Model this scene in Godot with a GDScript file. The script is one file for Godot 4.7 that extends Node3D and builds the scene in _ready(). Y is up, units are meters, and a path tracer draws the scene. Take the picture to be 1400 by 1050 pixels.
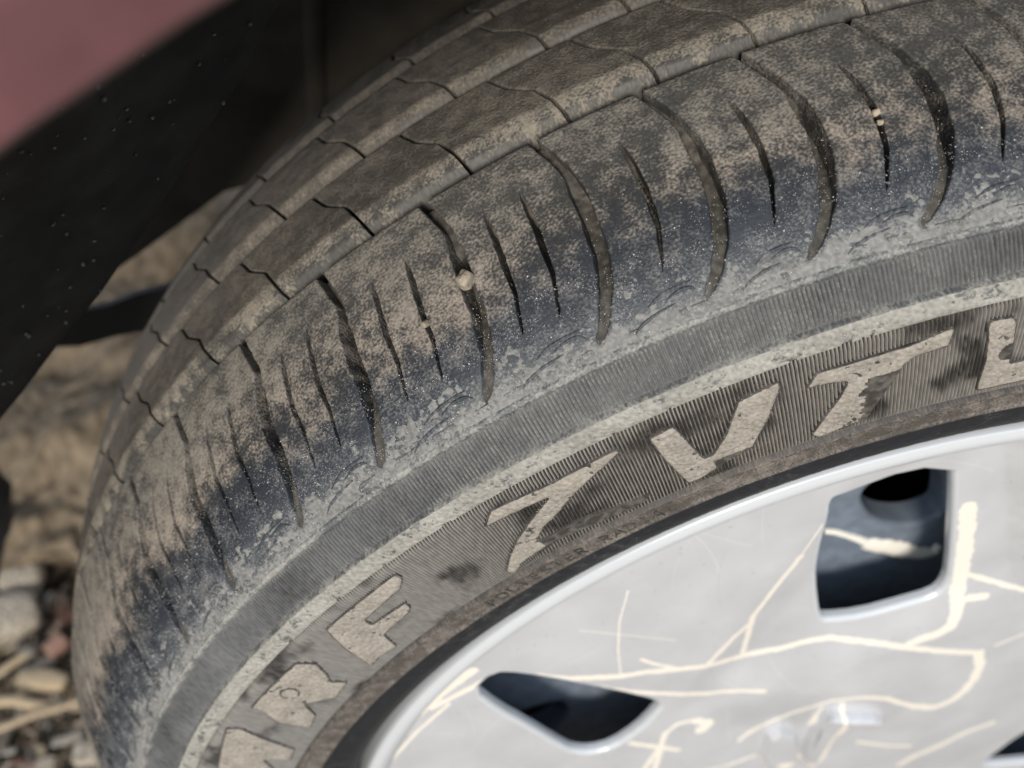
extends Node3D

# ------------------------------------------------------------------ shared state
const TILT := 23.117                 # turn of the wheel about its axle, degrees
const HUB := Vector3(0, 0.2775, 0)   # wheel centre
const U0 := 68.0                     # the tyre texture spans U0 .. U0 + UW degrees
const UW := 100.0
const VS := 200.0                    # and 0 .. VS millimetres along the section
var PR := PackedFloat32Array()       # section: radius, axial place, normal, at 0.25 mm steps
var PZ := PackedFloat32Array()
var NR := PackedFloat32Array()
var NZ := PackedFloat32Array()
var rng := RandomNumberGenerator.new()
var nz := FastNoiseLite.new()
var nf := FastNoiseLite.new()
var M := {}

# groove places round the tyre (degrees at the first circumferential groove) and slits per block
var GROOVE := [53.8, 58.6, 63.0, 67.9, 73.2, 78.05, 82.84, 87.21, 92.14, 97.75, 103.82, 109.36, 115.39, 120.89, 125.94, 130.9, 135.4, 140.0, 145.4, 150.9, 155.9, 160.8, 165.3, 170.0]
var SLITS := [1, 1, 1, 2, 1, 1, 1, 1, 2, 2, 2, 2, 2, 1, 1, 1, 1, 2, 2, 1, 1, 1, 1]
var RIBCUT := [56.5, 61.2, 65.8, 71.0, 76.4, 81.36, 85.84, 90.08, 95.10, 100.68, 106.24, 111.91, 117.52, 122.89, 128.0, 132.9, 137.6, 142.6, 148.0, 153.2, 158.2, 163.0, 167.6]

# raised brand letters, outlines as degrees and millimetres along the section
var LETTERS := {
	"F": [115.35,57.44,108.98,57.90,108.98,55.24,109.76,53.03,113.36,51.73,113.52,49.34,110.62,48.62,110.85,46.04,111.32,44.86,114.10,43.93,114.92,37.58,116.43,38.59,117.77,37.82,116.59,48.43],
	"Z": [103.06,54.95,101.99,58.73,98.41,57.02,94.61,57.67,94.42,56.33,95.68,54.06,97.63,51.05,99.82,46.61,100.71,45.32,101.77,41.76,98.58,41.18,95.65,39.29,94.48,39.33,94.85,37.51,95.97,36.54,101.25,38.80,103.60,37.73,104.64,35.10,104.94,37.60,103.81,42.03,102.52,46.04,100.97,49.67,99.10,53.42],
	"V": [92.93,56.36,91.54,57.00,91.38,55.10,91.16,50.80,90.83,43.61,90.33,43.40,89.23,48.46,88.17,56.58,86.00,57.95,85.93,56.05,86.84,48.53,87.70,43.30,88.12,40.47,89.79,39.01,91.17,37.02,91.56,36.58,92.28,36.76,92.45,40.12,92.80,48.99],
	"T": [84.79,53.08,84.13,56.69,83.10,56.42,79.40,56.44,77.44,58.21,77.26,57.22,77.46,53.05,79.08,52.78,79.72,51.13,80.24,47.14,80.88,42.35,81.56,37.16,82.45,36.75,84.42,35.65,84.82,37.55,83.15,47.09,82.65,51.20,83.65,52.38],
	"L": [75.63,56.09,75.51,57.44,74.42,57.29,74.12,55.84,73.95,51.70,73.69,43.68,72.97,43.74,71.02,44.79,70.33,37.20,72.38,36.67,75.12,36.58,75.24,37.90,75.25,45.33,75.45,51.87],
	"P": [119.22,56.16,118.68,51.64,119.61,46.45,120.38,43.75,120.07,39.54,122.18,38.47,123.60,44.93,124.95,39.41,126.85,38.07,126.42,47.63,125.29,53.88,125.08,57.19,123.64,57.03],  # middle letter of the MRF mark, outline simplified
	"R": [128.00,59.61,127.74,55.87,130.18,38.01,131.98,37.07,131.98,44.87,134.85,36.94,138.07,38.96,136.66,54.24,131.68,57.34]}  # first letter of the MRF mark, outline simplified

# cream scuffs and drips on the wheel cover: width and path in millimetres on its face
var SCUFFS := [
	[2.24, [-75.8,130.9,-67.6,121.7,-54.3,111.9,-46.9,108.7,-38.8,103.8,-25.2,96.0,-17.7,92.2,-7.2,88.6,2.6,87.0,9.4,84.5,16.8,77.6,26.8,67.9,37.1,56.4,47.8,45.2,54.5,38.9]],
	[3.02, [54.5,38.9,54.6,28.5,51.8,18.3,47.6,10.6,42.4,5.5,36.0,5.3,29.6,11.9]],
	[1.94, [29.6,11.9,24.8,19.6,20.2,28.8,13.0,36.1,2.8,41.6,-6.6,40.1,-13.1,38.8,-21.0,34.9,-34.0,28.3]],
	[1.05, [-45.7,117.8,-43.0,111.8,-38.5,105.0]],
	[1.52, [9.3,141.5,0.8,131.4,-9.3,118.4,-11.0,114.7,-17.4,110.2,-28.1,100.1]],
	[1.57, [-10.2,116.1,-11.4,112.8,-17.6,94.9]],
	[0.58, [19.3,156.2,9.3,141.5]],
	[1.69, [-62.0,109.1,-55.4,99.7,-39.9,83.3,-34.1,76.5,-25.1,72.3,-17.4,66.7]],
	[1.56, [-42.6,62.8,-48.8,64.6,-54.9,60.4,-58.8,51.9,-70.0,36.5,-77.6,21.9]],
	[3.97, [-40.0,55.2,-43.3,53.9]], [2.72, [-39.7,56.4,-42.8,62.2]], [1.86, [-67.2,61.6,-54.7,43.8]],
	[1.63, [-59.7,48.8,-66.9,33.4,-73.5,17.5]],
	[4.03, [56.9,131.6,55.8,118.1,54.1,104.1,51.8,89.0,50.3,78.2]],
	[3.54, [50.3,78.2,49.4,72.7,46.2,65.2,41.1,64.2,33.3,64.5]], [2.89, [58.6,76.6,54.0,78.7]],
	[1.74, [54.7,92.5,67.2,76.6,75.5,69.0]], [0.96, [60.4,39.6,70.2,40.6]],
	[2.80, [-119.8,130.2,-103.3,140.6,-89.5,146.9]], [2.03, [-108.7,134.6,-85.8,139.7]], [1.09, [-138.9,108.6,-119.3,123.8,-103.8,133.2]],
	[2.66, [18.4,-50.1,24.7,-43.0,36.4,-38.0,46.2,-33.5,56.8,-33.3]],
	[4.91, [-23.8,-2.5,-21.8,-4.5]], [3.96, [-11.4,-15.1,-10.3,-16.1]], [2.06, [2.7,19.7,-10.7,-10.3]], [0.97, [-1.7,37.0,-8.6,20.6]],
	[1.30, [5.6,36.1,2.6,19.4]], [1.46, [5.6,-11.4,15.8,-23.2,24.1,-29.6]], [1.42, [-19.2,-6.3,-12.5,-13.0]], [1.35, [-49.6,17.5,-41.4,15.3,-32.6,8.2]],
	[0.37, [-37.0,158.0,-44.2,144.0,-49.8,128.3,-54.0,113.2]], [0.24, [-55.3,147.1,-33.2,121.6]]]
var OPEN_A := [21.9,164.0,24.0,164.5,54.1,155.7,53.2,139.0,49.5,96.6,47.2,89.1,43.8,86.4,34.3,87.6,21.2,89.7,11.4,94.5,9.5,97.2,9.7,102.6,12.0,122.6,15.2,138.7,20.0,155.7]
var OPEN_B := [-93.8,134.9,-84.9,141.0,-78.9,135.1,-68.6,119.0,-53.1,92.5,-49.3,82.7,-53.6,77.4,-62.3,69.0,-73.8,62.6,-80.8,64.3,-84.4,68.7,-86.4,73.6,-90.4,102.3,-92.9,117.0]
var VENT := [33.4,118.9,33.4,110.0,35.8,101.2,40.0,94.8,46.7,89.3,52.7,87.8,58.2,88.7,60.6,93.5,62.1,112.4,58.0,122.0,46.0,126.0,37.0,124.0]
var EMBLEM_A := [-20.5,33.6,-12.6,15.6,-21.1,-11.7,-32.9,3.1]
var EMBLEM_B := [-1.9,37.3,2.9,28.3,18.4,15.5,14.2,8.5,3.4,18.0,-11.6,-18.5,-18.9,-11.1]


func _ready() -> void:
	rng.seed = 7
	nz.seed = 3; nz.frequency = 1.0; nz.fractal_octaves = 4
	nf.seed = 11; nf.frequency = 1.0; nf.fractal_octaves = 2
	set_camera_and_light()
	make_materials()
	build_section()
	build_ground()
	build_car()
	build_steel_wheel()
	build_cover()
	build_tyre()
	build_small_things()


func set_camera_and_light() -> void:
	var cam := Camera3D.new(); cam.name = "camera"
	cam.transform = Transform3D(Basis(Vector3(0.985267, 0.0, 0.171023), Vector3(0.121904, 0.701192, -0.702473), Vector3(-0.11995, 0.712972, 0.690857)).orthonormalized(), Vector3(-0.15115, 0.63153, 0.12889))
	cam.near = 0.01; cam.far = 200.0
	var lens := CameraAttributesPhysical.new()
	lens.frustum_focal_length = 29.503; lens.frustum_near = 0.01; lens.frustum_far = 200.0
	lens.frustum_focus_distance = 0.196; lens.exposure_aperture = 10.0
	cam.attributes = lens
	add_child(cam); cam.current = true
	var env := Environment.new()
	env.background_mode = Environment.BG_SKY
	var sky := Sky.new(); var sm := ProceduralSkyMaterial.new()
	sm.sky_top_color = Color(0.72, 0.79, 0.88); sm.sky_horizon_color = Color(0.90, 0.91, 0.92); sm.sky_curve = 0.25
	sm.ground_bottom_color = Color(0.30, 0.27, 0.24); sm.ground_horizon_color = Color(0.55, 0.53, 0.50)
	sm.sun_angle_max = 1.0; sm.sky_energy_multiplier = 0.85
	sky.sky_material = sm; env.sky = sky
	env.tonemap_mode = Environment.TONE_MAPPER_LINEAR
	env.tonemap_exposure = 2.4
	env.sdfgi_enabled = true; env.ssao_enabled = true; env.ssil_enabled = true
	var we := WorldEnvironment.new(); we.name = "world_environment"; we.environment = env; add_child(we)
	var sun := DirectionalLight3D.new(); sun.name = "sun"
	sun.light_energy = 0.42; sun.light_angular_distance = 14.0; sun.light_color = Color(1.0, 0.97, 0.93); sun.shadow_enabled = true
	sun.look_at_from_position(Vector3.ZERO, -Vector3(-0.22, 0.42, 0.88), Vector3.UP)
	add_child(sun)


# ------------------------------------------------------------------ materials
func noise_tex(freq: float, octaves: int, c0: Color, c1: Color, size := 512, kind := FastNoiseLite.TYPE_SIMPLEX_SMOOTH, sd := 1, lo := 0.3, hi := 0.7) -> ImageTexture:
	var n := FastNoiseLite.new(); n.seed = sd; n.frequency = freq; n.fractal_octaves = octaves; n.noise_type = kind
	var im: Image = n.get_seamless_image(size, size)
	var d := im.get_data()
	var o := PackedByteArray(); o.resize(size * size * 3)
	for i in size * size:
		var t := clampf((d[i] / 255.0 - lo) / (hi - lo), 0, 1)
		var c := c0.lerp(c1, t)
		o[3 * i] = int(c.r * 255); o[3 * i + 1] = int(c.g * 255); o[3 * i + 2] = int(c.b * 255)
	return ImageTexture.create_from_image(Image.create_from_data(size, size, false, Image.FORMAT_RGB8, o))

func plain(c: Color, rough: float, metal := 0.0, spec := 0.5) -> StandardMaterial3D:
	var m := StandardMaterial3D.new(); m.albedo_color = c; m.roughness = rough; m.metallic = metal; m.metallic_specular = spec
	return m

func tri(m: StandardMaterial3D, scale: float, world := false) -> void:
	m.uv1_triplanar = true; m.uv1_world_triplanar = world; m.uv1_scale = Vector3.ONE * scale

func make_materials() -> void:
	var grain := noise_tex(0.03, 4, Color(0, 0, 0), Color(1, 1, 1), 512, FastNoiseLite.TYPE_SIMPLEX_SMOOTH, 5)
	# dried mud
	var m := plain(Color.WHITE, 0.95, 0, 0.2)
	m.vertex_color_use_as_albedo = true
	m.heightmap_enabled = true; m.heightmap_texture = grain; m.heightmap_scale = 0.012
	tri(m, 45.0); M.mud = m
	# bare rubber of the letters
	m = plain(Color(0.36, 0.34, 0.315), 0.75); m.albedo_texture = noise_tex(0.02, 4, Color(0.6, 0.6, 0.6), Color(1, 1, 1), 512, FastNoiseLite.TYPE_SIMPLEX_SMOOTH, 8)
	tri(m, 30.0); M.letter = m
	m = plain(Color(0.40, 0.385, 0.36), 0.9, 0, 0.3); m.albedo_texture = noise_tex(0.03, 5, Color(0.7, 0.7, 0.7), Color(1, 1, 1), 512, FastNoiseLite.TYPE_SIMPLEX_SMOOTH, 9)
	tri(m, 25.0); M.groove = m
	m = plain(Color.WHITE, 0.8, 0, 0.3); m.vertex_color_use_as_albedo = true; M.rib = m
	# silver painted plastic
	m = plain(Color(1, 1, 1), 0.32, 0.12); m.clearcoat_enabled = true; m.clearcoat = 0.5; m.clearcoat_roughness = 0.12
	m.albedo_texture = cover_texture(); M.cover = m
	m = plain(Color(0.80, 0.81, 0.815), 0.3, 0.1); m.clearcoat_enabled = true; m.clearcoat = 0.5; m.clearcoat_roughness = 0.1
	M.lip = m
	m = plain(Color(0.46, 0.50, 0.55), 0.5); m.albedo_texture = noise_tex(0.02, 5, Color(0.9, 0.9, 0.9), Color(1, 1, 1), 512, FastNoiseLite.TYPE_SIMPLEX_SMOOTH, 18)
	tri(m, 12.0); M.steel = m
	M.drum = plain(Color(0.06, 0.065, 0.075), 0.8)
	M.drip = plain(Color(0.94, 0.92, 0.87), 0.5)
	# body
	m = plain(Color(0.48, 0.32, 0.335), 0.5); m.albedo_texture = noise_tex(0.015, 4, Color(0.8, 0.8, 0.8), Color(1, 1, 1), 512, FastNoiseLite.TYPE_SIMPLEX_SMOOTH, 21)
	m.clearcoat_enabled = true; m.clearcoat = 0.2; m.clearcoat_roughness = 0.3
	tri(m, 6.0); M.paint = m
	M.lip_dust = plain(Color(0.52, 0.43, 0.40), 0.9)
	m = plain(Color(0.13, 0.13, 0.135), 0.8); m.albedo_texture = noise_tex(0.014, 6, Color(0.28, 0.28, 0.3), Color(1, 1, 0.96), 512, FastNoiseLite.TYPE_SIMPLEX_SMOOTH, 23)
	tri(m, 8.0); M.liner = m
	m = plain(Color(0.26, 0.24, 0.21), 0.9); m.albedo_texture = noise_tex(0.008, 4, Color(0.8, 0.8, 0.8), Color(1, 1, 1), 512, FastNoiseLite.TYPE_SIMPLEX_SMOOTH, 24)
	tri(m, 6.0); M.wall = m
	m = plain(Color(0.05, 0.06, 0.07), 0.6); M.flap = m
	# ground
	m = plain(Color.WHITE, 0.95, 0, 0.2); m.albedo_texture = noise_tex(0.02, 6, Color(0.38, 0.335, 0.28), Color(0.52, 0.465, 0.39), 1024, FastNoiseLite.TYPE_SIMPLEX_SMOOTH, 31)
	m.heightmap_enabled = true; m.heightmap_texture = grain; m.heightmap_scale = 0.3
	tri(m, 3.0, true); M.mudbank = m
	m = plain(Color.WHITE, 0.95, 0, 0.2); m.albedo_texture = noise_tex(0.05, 5, Color(0.26, 0.22, 0.18), Color(0.66, 0.61, 0.53), 1024, FastNoiseLite.TYPE_SIMPLEX_SMOOTH, 33)
	m.heightmap_enabled = true; m.heightmap_texture = grain; m.heightmap_scale = 0.5
	tri(m, 5.0, true); M.ground = m
	m = plain(Color.WHITE, 0.9, 0, 0.25); m.vertex_color_use_as_albedo = true; M.chip = m
	m = plain(Color(0.74, 0.70, 0.63), 0.95); m.albedo_texture = noise_tex(0.02, 5, Color(0.7, 0.68, 0.66), Color(1, 1, 1), 512, FastNoiseLite.TYPE_SIMPLEX_SMOOTH, 44)
	tri(m, 18.0); M.stone = m
	M.brick = plain(Color(0.56, 0.43, 0.37), 0.95)
	M.straw = plain(Color(0.70, 0.62, 0.50), 0.9)
	M.twig = plain(Color(0.36, 0.26, 0.19), 0.9)
	M.pebble = plain(Color(0.68, 0.63, 0.55), 0.9)
	M.fleck = plain(Color(0.33, 0.335, 0.34), 0.95)
	M.quartz = plain(Color(0.86, 0.85, 0.83), 0.25)
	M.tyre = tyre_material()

func cover_texture() -> ImageTexture:
	# the plastic's paint with its cream scuffs; the texture spans the face of the cover, 0.4 m across
	var n := 2048
	var k := n / 400.0
	var fn := FastNoiseLite.new(); fn.seed = 41; fn.frequency = 0.006; fn.fractal_octaves = 5
	var base := fn.get_image(n, n).get_data()
	var o := PackedByteArray(); o.resize(n * n * 3)
	for i in n * n:
		var t := 190 + (base[i] >> 4)
		o[3 * i] = t; o[3 * i + 1] = t; o[3 * i + 2] = t + 1
	# specks of dirt
	for j in 1600:
		var px := rng.randi_range(4, n - 6); var py := rng.randi_range(4, n - 6)
		var d := rng.randi_range(20, 110)
		for q in rng.randi_range(1, 5):
			var at := ((py + rng.randi_range(0, 2)) * n + px + rng.randi_range(0, 3)) * 3
			for ch in 3: o[at + ch] = maxi(60, o[at + ch] - d)
	# fine scratches
	for j in 420:
		var x := rng.randf() * n; var y := rng.randf() * n; var a := rng.randf() * TAU; var da := rng.randf_range(-0.004, 0.004)
		var lighter := rng.randi_range(-16, 22)
		for q in rng.randi_range(30, 260):
			x += cos(a); y += sin(a); a += da
			if x < 2 or y < 2 or x > n - 3 or y > n - 3: break
			var at := (int(y) * n + int(x)) * 3
			for ch in 3: o[at + ch] = clampi(o[at + ch] + lighter, 0, 255)
	for sc in SCUFFS:
		var w: float = sc[0] * 0.5
		var p: Array = sc[1]
		for i in range(0, p.size() - 2, 2):
			var a := Vector2(p[i], p[i + 1]); var b := Vector2(p[i + 2], p[i + 3])
			var lo := Vector2(minf(a.x, b.x), minf(a.y, b.y)) - Vector2(w, w) * 1.4
			var hi := Vector2(maxf(a.x, b.x), maxf(a.y, b.y)) + Vector2(w, w) * 1.4
			for iy in range(int((200 - hi.y) * k), int((200 - lo.y) * k) + 1):
				for ix in range(int((lo.x + 200) * k), int((hi.x + 200) * k) + 1):
					if ix < 0 or iy < 0 or ix >= n or iy >= n: continue
					var q := Vector2(ix / k - 200, 200 - iy / k)
					var c := Geometry2D.get_closest_point_to_segment(q, a, b)
					var wobble := 1.3 + 0.5 * nz.get_noise_2d(q.x * 0.22, q.y * 0.22) + 0.18 * nf.get_noise_2d(q.x * 1.3, q.y * 1.3)
					var cov := clampf((w * wobble - q.distance_to(c)) / 0.22 + 0.5, 0, 1)
					if cov <= 0: continue
					var at := (iy * n + ix) * 3
					o[at] = int(lerpf(o[at], 250, cov)); o[at + 1] = int(lerpf(o[at + 1], 241, cov)); o[at + 2] = int(lerpf(o[at + 2], 226, cov))
	return ImageTexture.create_from_image(Image.create_from_data(n, n, false, Image.FORMAT_RGB8, o))

func tyre_material() -> StandardMaterial3D:
	# rubber, film, dust and dried mud over the outside of the tyre; columns run round it, rows along its section
	var w := 2048; var h := 1024
	var gen := func(f: float, o: int, sd: int, kind := FastNoiseLite.TYPE_SIMPLEX_SMOOTH) -> PackedByteArray:
		var n := FastNoiseLite.new(); n.seed = sd; n.frequency = f; n.fractal_octaves = o; n.noise_type = kind
		return n.get_image(w, h).get_data()
	var big: PackedByteArray = gen.call(0.006, 4, 51)
	var mid: PackedByteArray = gen.call(0.035, 5, 52)
	var fine: PackedByteArray = gen.call(0.26, 3, 53)
	var fine2: PackedByteArray = gen.call(0.17, 3, 54)
	# place (mm), bare colour, matter colour, how much of it lies there
	var z := [
		[0, Color8(34, 36, 40), Color8(80, 79, 77), 0.1], [25.6, Color8(34, 36, 40), Color8(80, 79, 77), 0.12],
		[26.2, Color8(78, 73, 68), Color8(118, 111, 103), 0.42], [33, Color8(78, 73, 68), Color8(124, 116, 108), 0.5],
		[34.5, Color8(44, 41, 38), Color8(84, 78, 72), 0.33], [61, Color8(46, 44, 41), Color8(88, 83, 77), 0.36],
		[62.2, Color8(84, 85, 83), Color8(150, 147, 139), 0.62], [66, Color8(84, 85, 83), Color8(150, 147, 139), 0.62],
		[67, Color8(76, 77, 77), Color8(124, 123, 118), 0.45], [75.5, Color8(78, 80, 81), Color8(126, 125, 121), 0.5],
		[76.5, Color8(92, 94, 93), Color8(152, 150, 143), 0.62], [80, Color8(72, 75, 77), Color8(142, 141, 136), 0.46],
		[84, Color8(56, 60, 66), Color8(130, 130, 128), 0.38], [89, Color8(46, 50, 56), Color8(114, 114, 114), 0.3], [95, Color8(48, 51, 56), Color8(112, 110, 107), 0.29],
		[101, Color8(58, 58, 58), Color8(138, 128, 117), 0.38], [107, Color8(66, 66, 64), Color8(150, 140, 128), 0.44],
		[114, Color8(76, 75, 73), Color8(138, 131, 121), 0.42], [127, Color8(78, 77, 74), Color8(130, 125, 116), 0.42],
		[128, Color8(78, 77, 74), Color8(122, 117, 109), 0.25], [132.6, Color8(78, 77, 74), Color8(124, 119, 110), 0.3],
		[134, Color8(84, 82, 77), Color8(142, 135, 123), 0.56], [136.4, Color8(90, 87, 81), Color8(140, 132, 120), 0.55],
		[138, Color8(84, 81, 76), Color8(118, 112, 103), 0.48], [156, Color8(82, 79, 73), Color8(114, 107, 98), 0.48],
		[157, Color8(80, 77, 72), Color8(114, 107, 98), 0.3], [160, Color8(80, 77, 72), Color8(114, 107, 98), 0.35],
		[161, Color8(86, 82, 76), Color8(128, 120, 109), 0.52], [164, Color8(84, 80, 74), Color8(112, 105, 96), 0.48], [200, Color8(82, 78, 72), Color8(110, 103, 94), 0.48]]
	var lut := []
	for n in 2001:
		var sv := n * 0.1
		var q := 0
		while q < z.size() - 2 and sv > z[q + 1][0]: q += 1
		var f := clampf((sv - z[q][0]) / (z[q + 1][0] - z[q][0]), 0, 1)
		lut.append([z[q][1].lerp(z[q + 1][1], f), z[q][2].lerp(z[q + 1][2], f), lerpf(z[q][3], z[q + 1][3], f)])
	var alb := PackedByteArray(); alb.resize(w * h * 3)
	var hgt := PackedByteArray(); hgt.resize(w * h)
	var rgh := PackedByteArray(); rgh.resize(w * h)
	var thick := PackedFloat32Array()
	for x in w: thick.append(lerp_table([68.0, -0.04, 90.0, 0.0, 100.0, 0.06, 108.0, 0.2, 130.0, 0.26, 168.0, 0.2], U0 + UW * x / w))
	for y in h:
		for x in w:
			var i := y * w + x
			# the edges of the zones wander
			var s := (y + 0.5) / h * VS
			if s > 78 and s < 135: s += (big[i] - 128) * (0.045 if s < 118 else 0.006) + (mid[i] - 128) * 0.018 + (fine[i] - 128) * 0.012
			var e: Array = lut[clampi(int(s * 10.0), 0, 2000)]
			var bare: Color = e[0]
			var dirt: Color = e[1]
			var cover: float = e[2]
			if s > 98.0 and s < 128.0: cover += thick[x] * clampf((s - 98.0) / 8.0, 0, 1)   # cover mostly rises with the angle round the tyre
			var v := 0.22 * big[i] + 0.33 * mid[i] + 0.45 * fine[i]
			var t := clampf((v - 128.0 + (cover - 0.5) * 110.0) / 60.0 + 0.5, 0, 1)
			var g := 0.84 + 0.32 * fine2[i] / 255.0
			var c := bare.lerp(dirt, t)
			alb[3 * i] = mini(255, int(c.r * g * 255)); alb[3 * i + 1] = mini(255, int(c.g * g * 255)); alb[3 * i + 2] = mini(255, int(c.b * g * 255))
			hgt[i] = int(clampf(30 + t * (70 + 0.4 * fine[i]) + 0.22 * fine2[i], 0, 255))
			rgh[i] = int(lerpf(130, 235, t))
	var m := StandardMaterial3D.new()
	m.albedo_texture = ImageTexture.create_from_image(Image.create_from_data(w, h, false, Image.FORMAT_RGB8, alb))
	m.roughness_texture = ImageTexture.create_from_image(Image.create_from_data(w, h, false, Image.FORMAT_L8, rgh))
	m.roughness_texture_channel = BaseMaterial3D.TEXTURE_CHANNEL_RED; m.roughness = 1.0
	m.heightmap_enabled = true; m.heightmap_scale = 0.02
	m.heightmap_texture = ImageTexture.create_from_image(Image.create_from_data(w, h, false, Image.FORMAT_L8, hgt))
	m.metallic_specular = 0.45
	return m


# ------------------------------------------------------------------ mesh helpers
class Sheet:
	var v := PackedVector3Array()
	var uv := PackedVector2Array()
	var col := PackedColorArray()
	var idx := PackedInt32Array()
	func quad(a: int, b: int, c: int, d: int) -> void:
		idx.append_array(PackedInt32Array([a, b, c, a, c, d]))
	func grid(first: int, rows: int, cols: int, flip := false) -> void:
		for r in rows - 1:
			for c in cols - 1:
				var a := first + r * cols + c
				if flip: quad(a, a + cols, a + cols + 1, a + 1)
				else: quad(a, a + 1, a + cols + 1, a + cols)
	func mesh() -> ArrayMesh:
		# smooth normals by area, front faces clockwise
		var n := PackedVector3Array(); n.resize(v.size())
		for t in range(0, idx.size(), 3):
			var a := idx[t]; var b := idx[t + 1]; var c := idx[t + 2]
			var q := (v[c] - v[a]).cross(v[b] - v[a])
			n[a] += q; n[b] += q; n[c] += q
		for i in n.size(): n[i] = n[i].normalized() if n[i].length_squared() > 0 else Vector3.UP
		var arr := []; arr.resize(Mesh.ARRAY_MAX)
		arr[Mesh.ARRAY_VERTEX] = v; arr[Mesh.ARRAY_NORMAL] = n; arr[Mesh.ARRAY_INDEX] = idx
		if uv.size() == v.size(): arr[Mesh.ARRAY_TEX_UV] = uv
		if col.size() == v.size(): arr[Mesh.ARRAY_COLOR] = col
		var am := ArrayMesh.new(); am.add_surface_from_arrays(Mesh.PRIMITIVE_TRIANGLES, arr)
		return am

func part(called: String, mesh: Mesh, mat: Material, parent: Node3D = self) -> MeshInstance3D:
	var o := MeshInstance3D.new(); o.name = called; o.mesh = mesh; o.material_override = mat
	parent.add_child(o, true)
	return o

func thing(called: String, label: String, category: String, group := "") -> Node3D:
	var o := Node3D.new(); o.name = called
	add_child(o, true); tag(o, label, category, group)
	return o

func tag(o: Node3D, label: String, category: String, group := "") -> void:
	o.set_meta("label", label); o.set_meta("category", category)
	if group: o.set_meta("group", group)

func on_wheel(o: Node3D) -> void:
	o.position = HUB; o.rotation_degrees.z = TILT

func poly(a: Array) -> PackedVector2Array:
	var p := PackedVector2Array()
	for i in range(0, a.size(), 2): p.append(Vector2(a[i], a[i + 1]))
	return p

func dense(p: PackedVector2Array, step: float) -> PackedVector2Array:
	var o := PackedVector2Array()
	for i in p.size():
		var a := p[i]; var b := p[(i + 1) % p.size()]
		var n := maxi(1, int(ceil(a.distance_to(b) / step)))
		for k in n: o.append(a.lerp(b, k / float(n)))
	return o

func rounded(p: PackedVector2Array, times := 2) -> PackedVector2Array:
	for t in times:
		var o := PackedVector2Array()
		for i in p.size():
			var a := p[i]; var b := p[(i + 1) % p.size()]
			o.append(a.lerp(b, 0.25)); o.append(a.lerp(b, 0.75))
		p = o
	return p

func ccw(p: PackedVector2Array) -> PackedVector2Array:
	if Geometry2D.is_polygon_clockwise(p): p.reverse()
	return p


# ------------------------------------------------------------------ the tyre's section
func build_section() -> void:
	var key := [Vector2(.1835, -.0075), Vector2(.1862, -.0005), Vector2(.190, .0035), Vector2(.1950, .0062), Vector2(.2106, .0083), Vector2(.225, .0086), Vector2(.2394, .0077), Vector2(.2434, .0062), Vector2(.252, .0003)]
	for i in range(1, 33):
		var t := i / 32.0
		key.append(Vector2(.252, .0003) * (1 - t) * (1 - t) + Vector2(.266, -.012) * 2 * t * (1 - t) + Vector2(.2761, -.0431) * t * t)
	key.append_array([Vector2(.2765, -.0532), Vector2(.2772, -.0721), Vector2(.2775, -.079), Vector2(.2763, -.0997), Vector2(.2748, -.108), Vector2(.270, -.125), Vector2(.260, -.141), Vector2(.242, -.1495), Vector2(.222, -.151), Vector2(.20, -.148), Vector2(.185, -.140)])
	var pts := PackedVector2Array()
	var carry := 0.0
	for i in key.size() - 1:
		var l: float = key[i].distance_to(key[i + 1]) * 1000.0
		var at := carry
		while at < l:
			pts.append(key[i].lerp(key[i + 1], at / l)); at += 0.25
		carry = at - l
	for pass_ in 3:   # round the corners of the polyline
		var q := pts.duplicate()
		for i in range(8, pts.size() - 8):
			var a := Vector2.ZERO
			for j in range(-8, 9): a += pts[i + j]
			q[i] = a / 17.0
		pts = q
	for i in pts.size():
		var d := (pts[mini(i + 2, pts.size() - 1)] - pts[maxi(i - 2, 0)]).normalized()
		PR.append(pts[i].x); PZ.append(pts[i].y); NR.append(-d.y); NZ.append(d.x)

func pt(th: float, s: float, h: float) -> Vector3:
	# degrees round the wheel, millimetres along the section, millimetres above it
	var f := clampf(s * 4.0, 0, PR.size() - 1.001)
	var i := int(f); f -= i
	var hm := h * 0.001
	var nr := lerpf(NR[i], NR[i + 1], f); var nzz := lerpf(NZ[i], NZ[i + 1], f)
	var r := lerpf(PR[i], PR[i + 1], f) + nr * hm
	var a := deg_to_rad(th)
	return Vector3(r * cos(a), r * sin(a), lerpf(PZ[i], PZ[i + 1], f) + nzz * hm)

func tuv(th: float, s: float) -> Vector2:
	return Vector2(pingpong((th - U0) / UW, 1.0), clampf(s / VS, 0.0, 0.999))

func lerp_table(t: Array, x: float) -> float:
	for i in range(0, t.size() - 2, 2):
		if x <= t[i + 2]: return lerpf(t[i + 1], t[i + 3], clampf((x - t[i]) / (t[i + 2] - t[i]), 0, 1))
	return t[t.size() - 1]

func groove_bend(s: float, th: float) -> float:
	return clampf((th - 86.0) / 23.0, -0.3, 1.7) * lerp_table([79.0, 0.85, 81.0, 0.97, 87.0, 1.4, 95.0, 1.6, 104.0, 1.7, 112.0, 1.2, 117.0, 0.65, 122.0, 0.35, 127.0, 0.0, 128.0, 0.0], s) + lerp_table([79.0, 0.75, 80.5, 0.45, 84.0, -0.2, 89.0, -0.85, 97.0, -1.35, 105.0, -1.45, 112.0, -1.3, 117.0, -1.05, 122.0, -0.55, 127.5, 0.05], s)

func groove_half(s: float) -> float:
	return lerp_table([80.0, 0.0, 80.6, 0.18, 82.0, 0.27, 86.0, 0.31, 95.0, 0.36, 111.5, 0.36, 113.5, 0.23, 127.5, 0.22], s)

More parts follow.
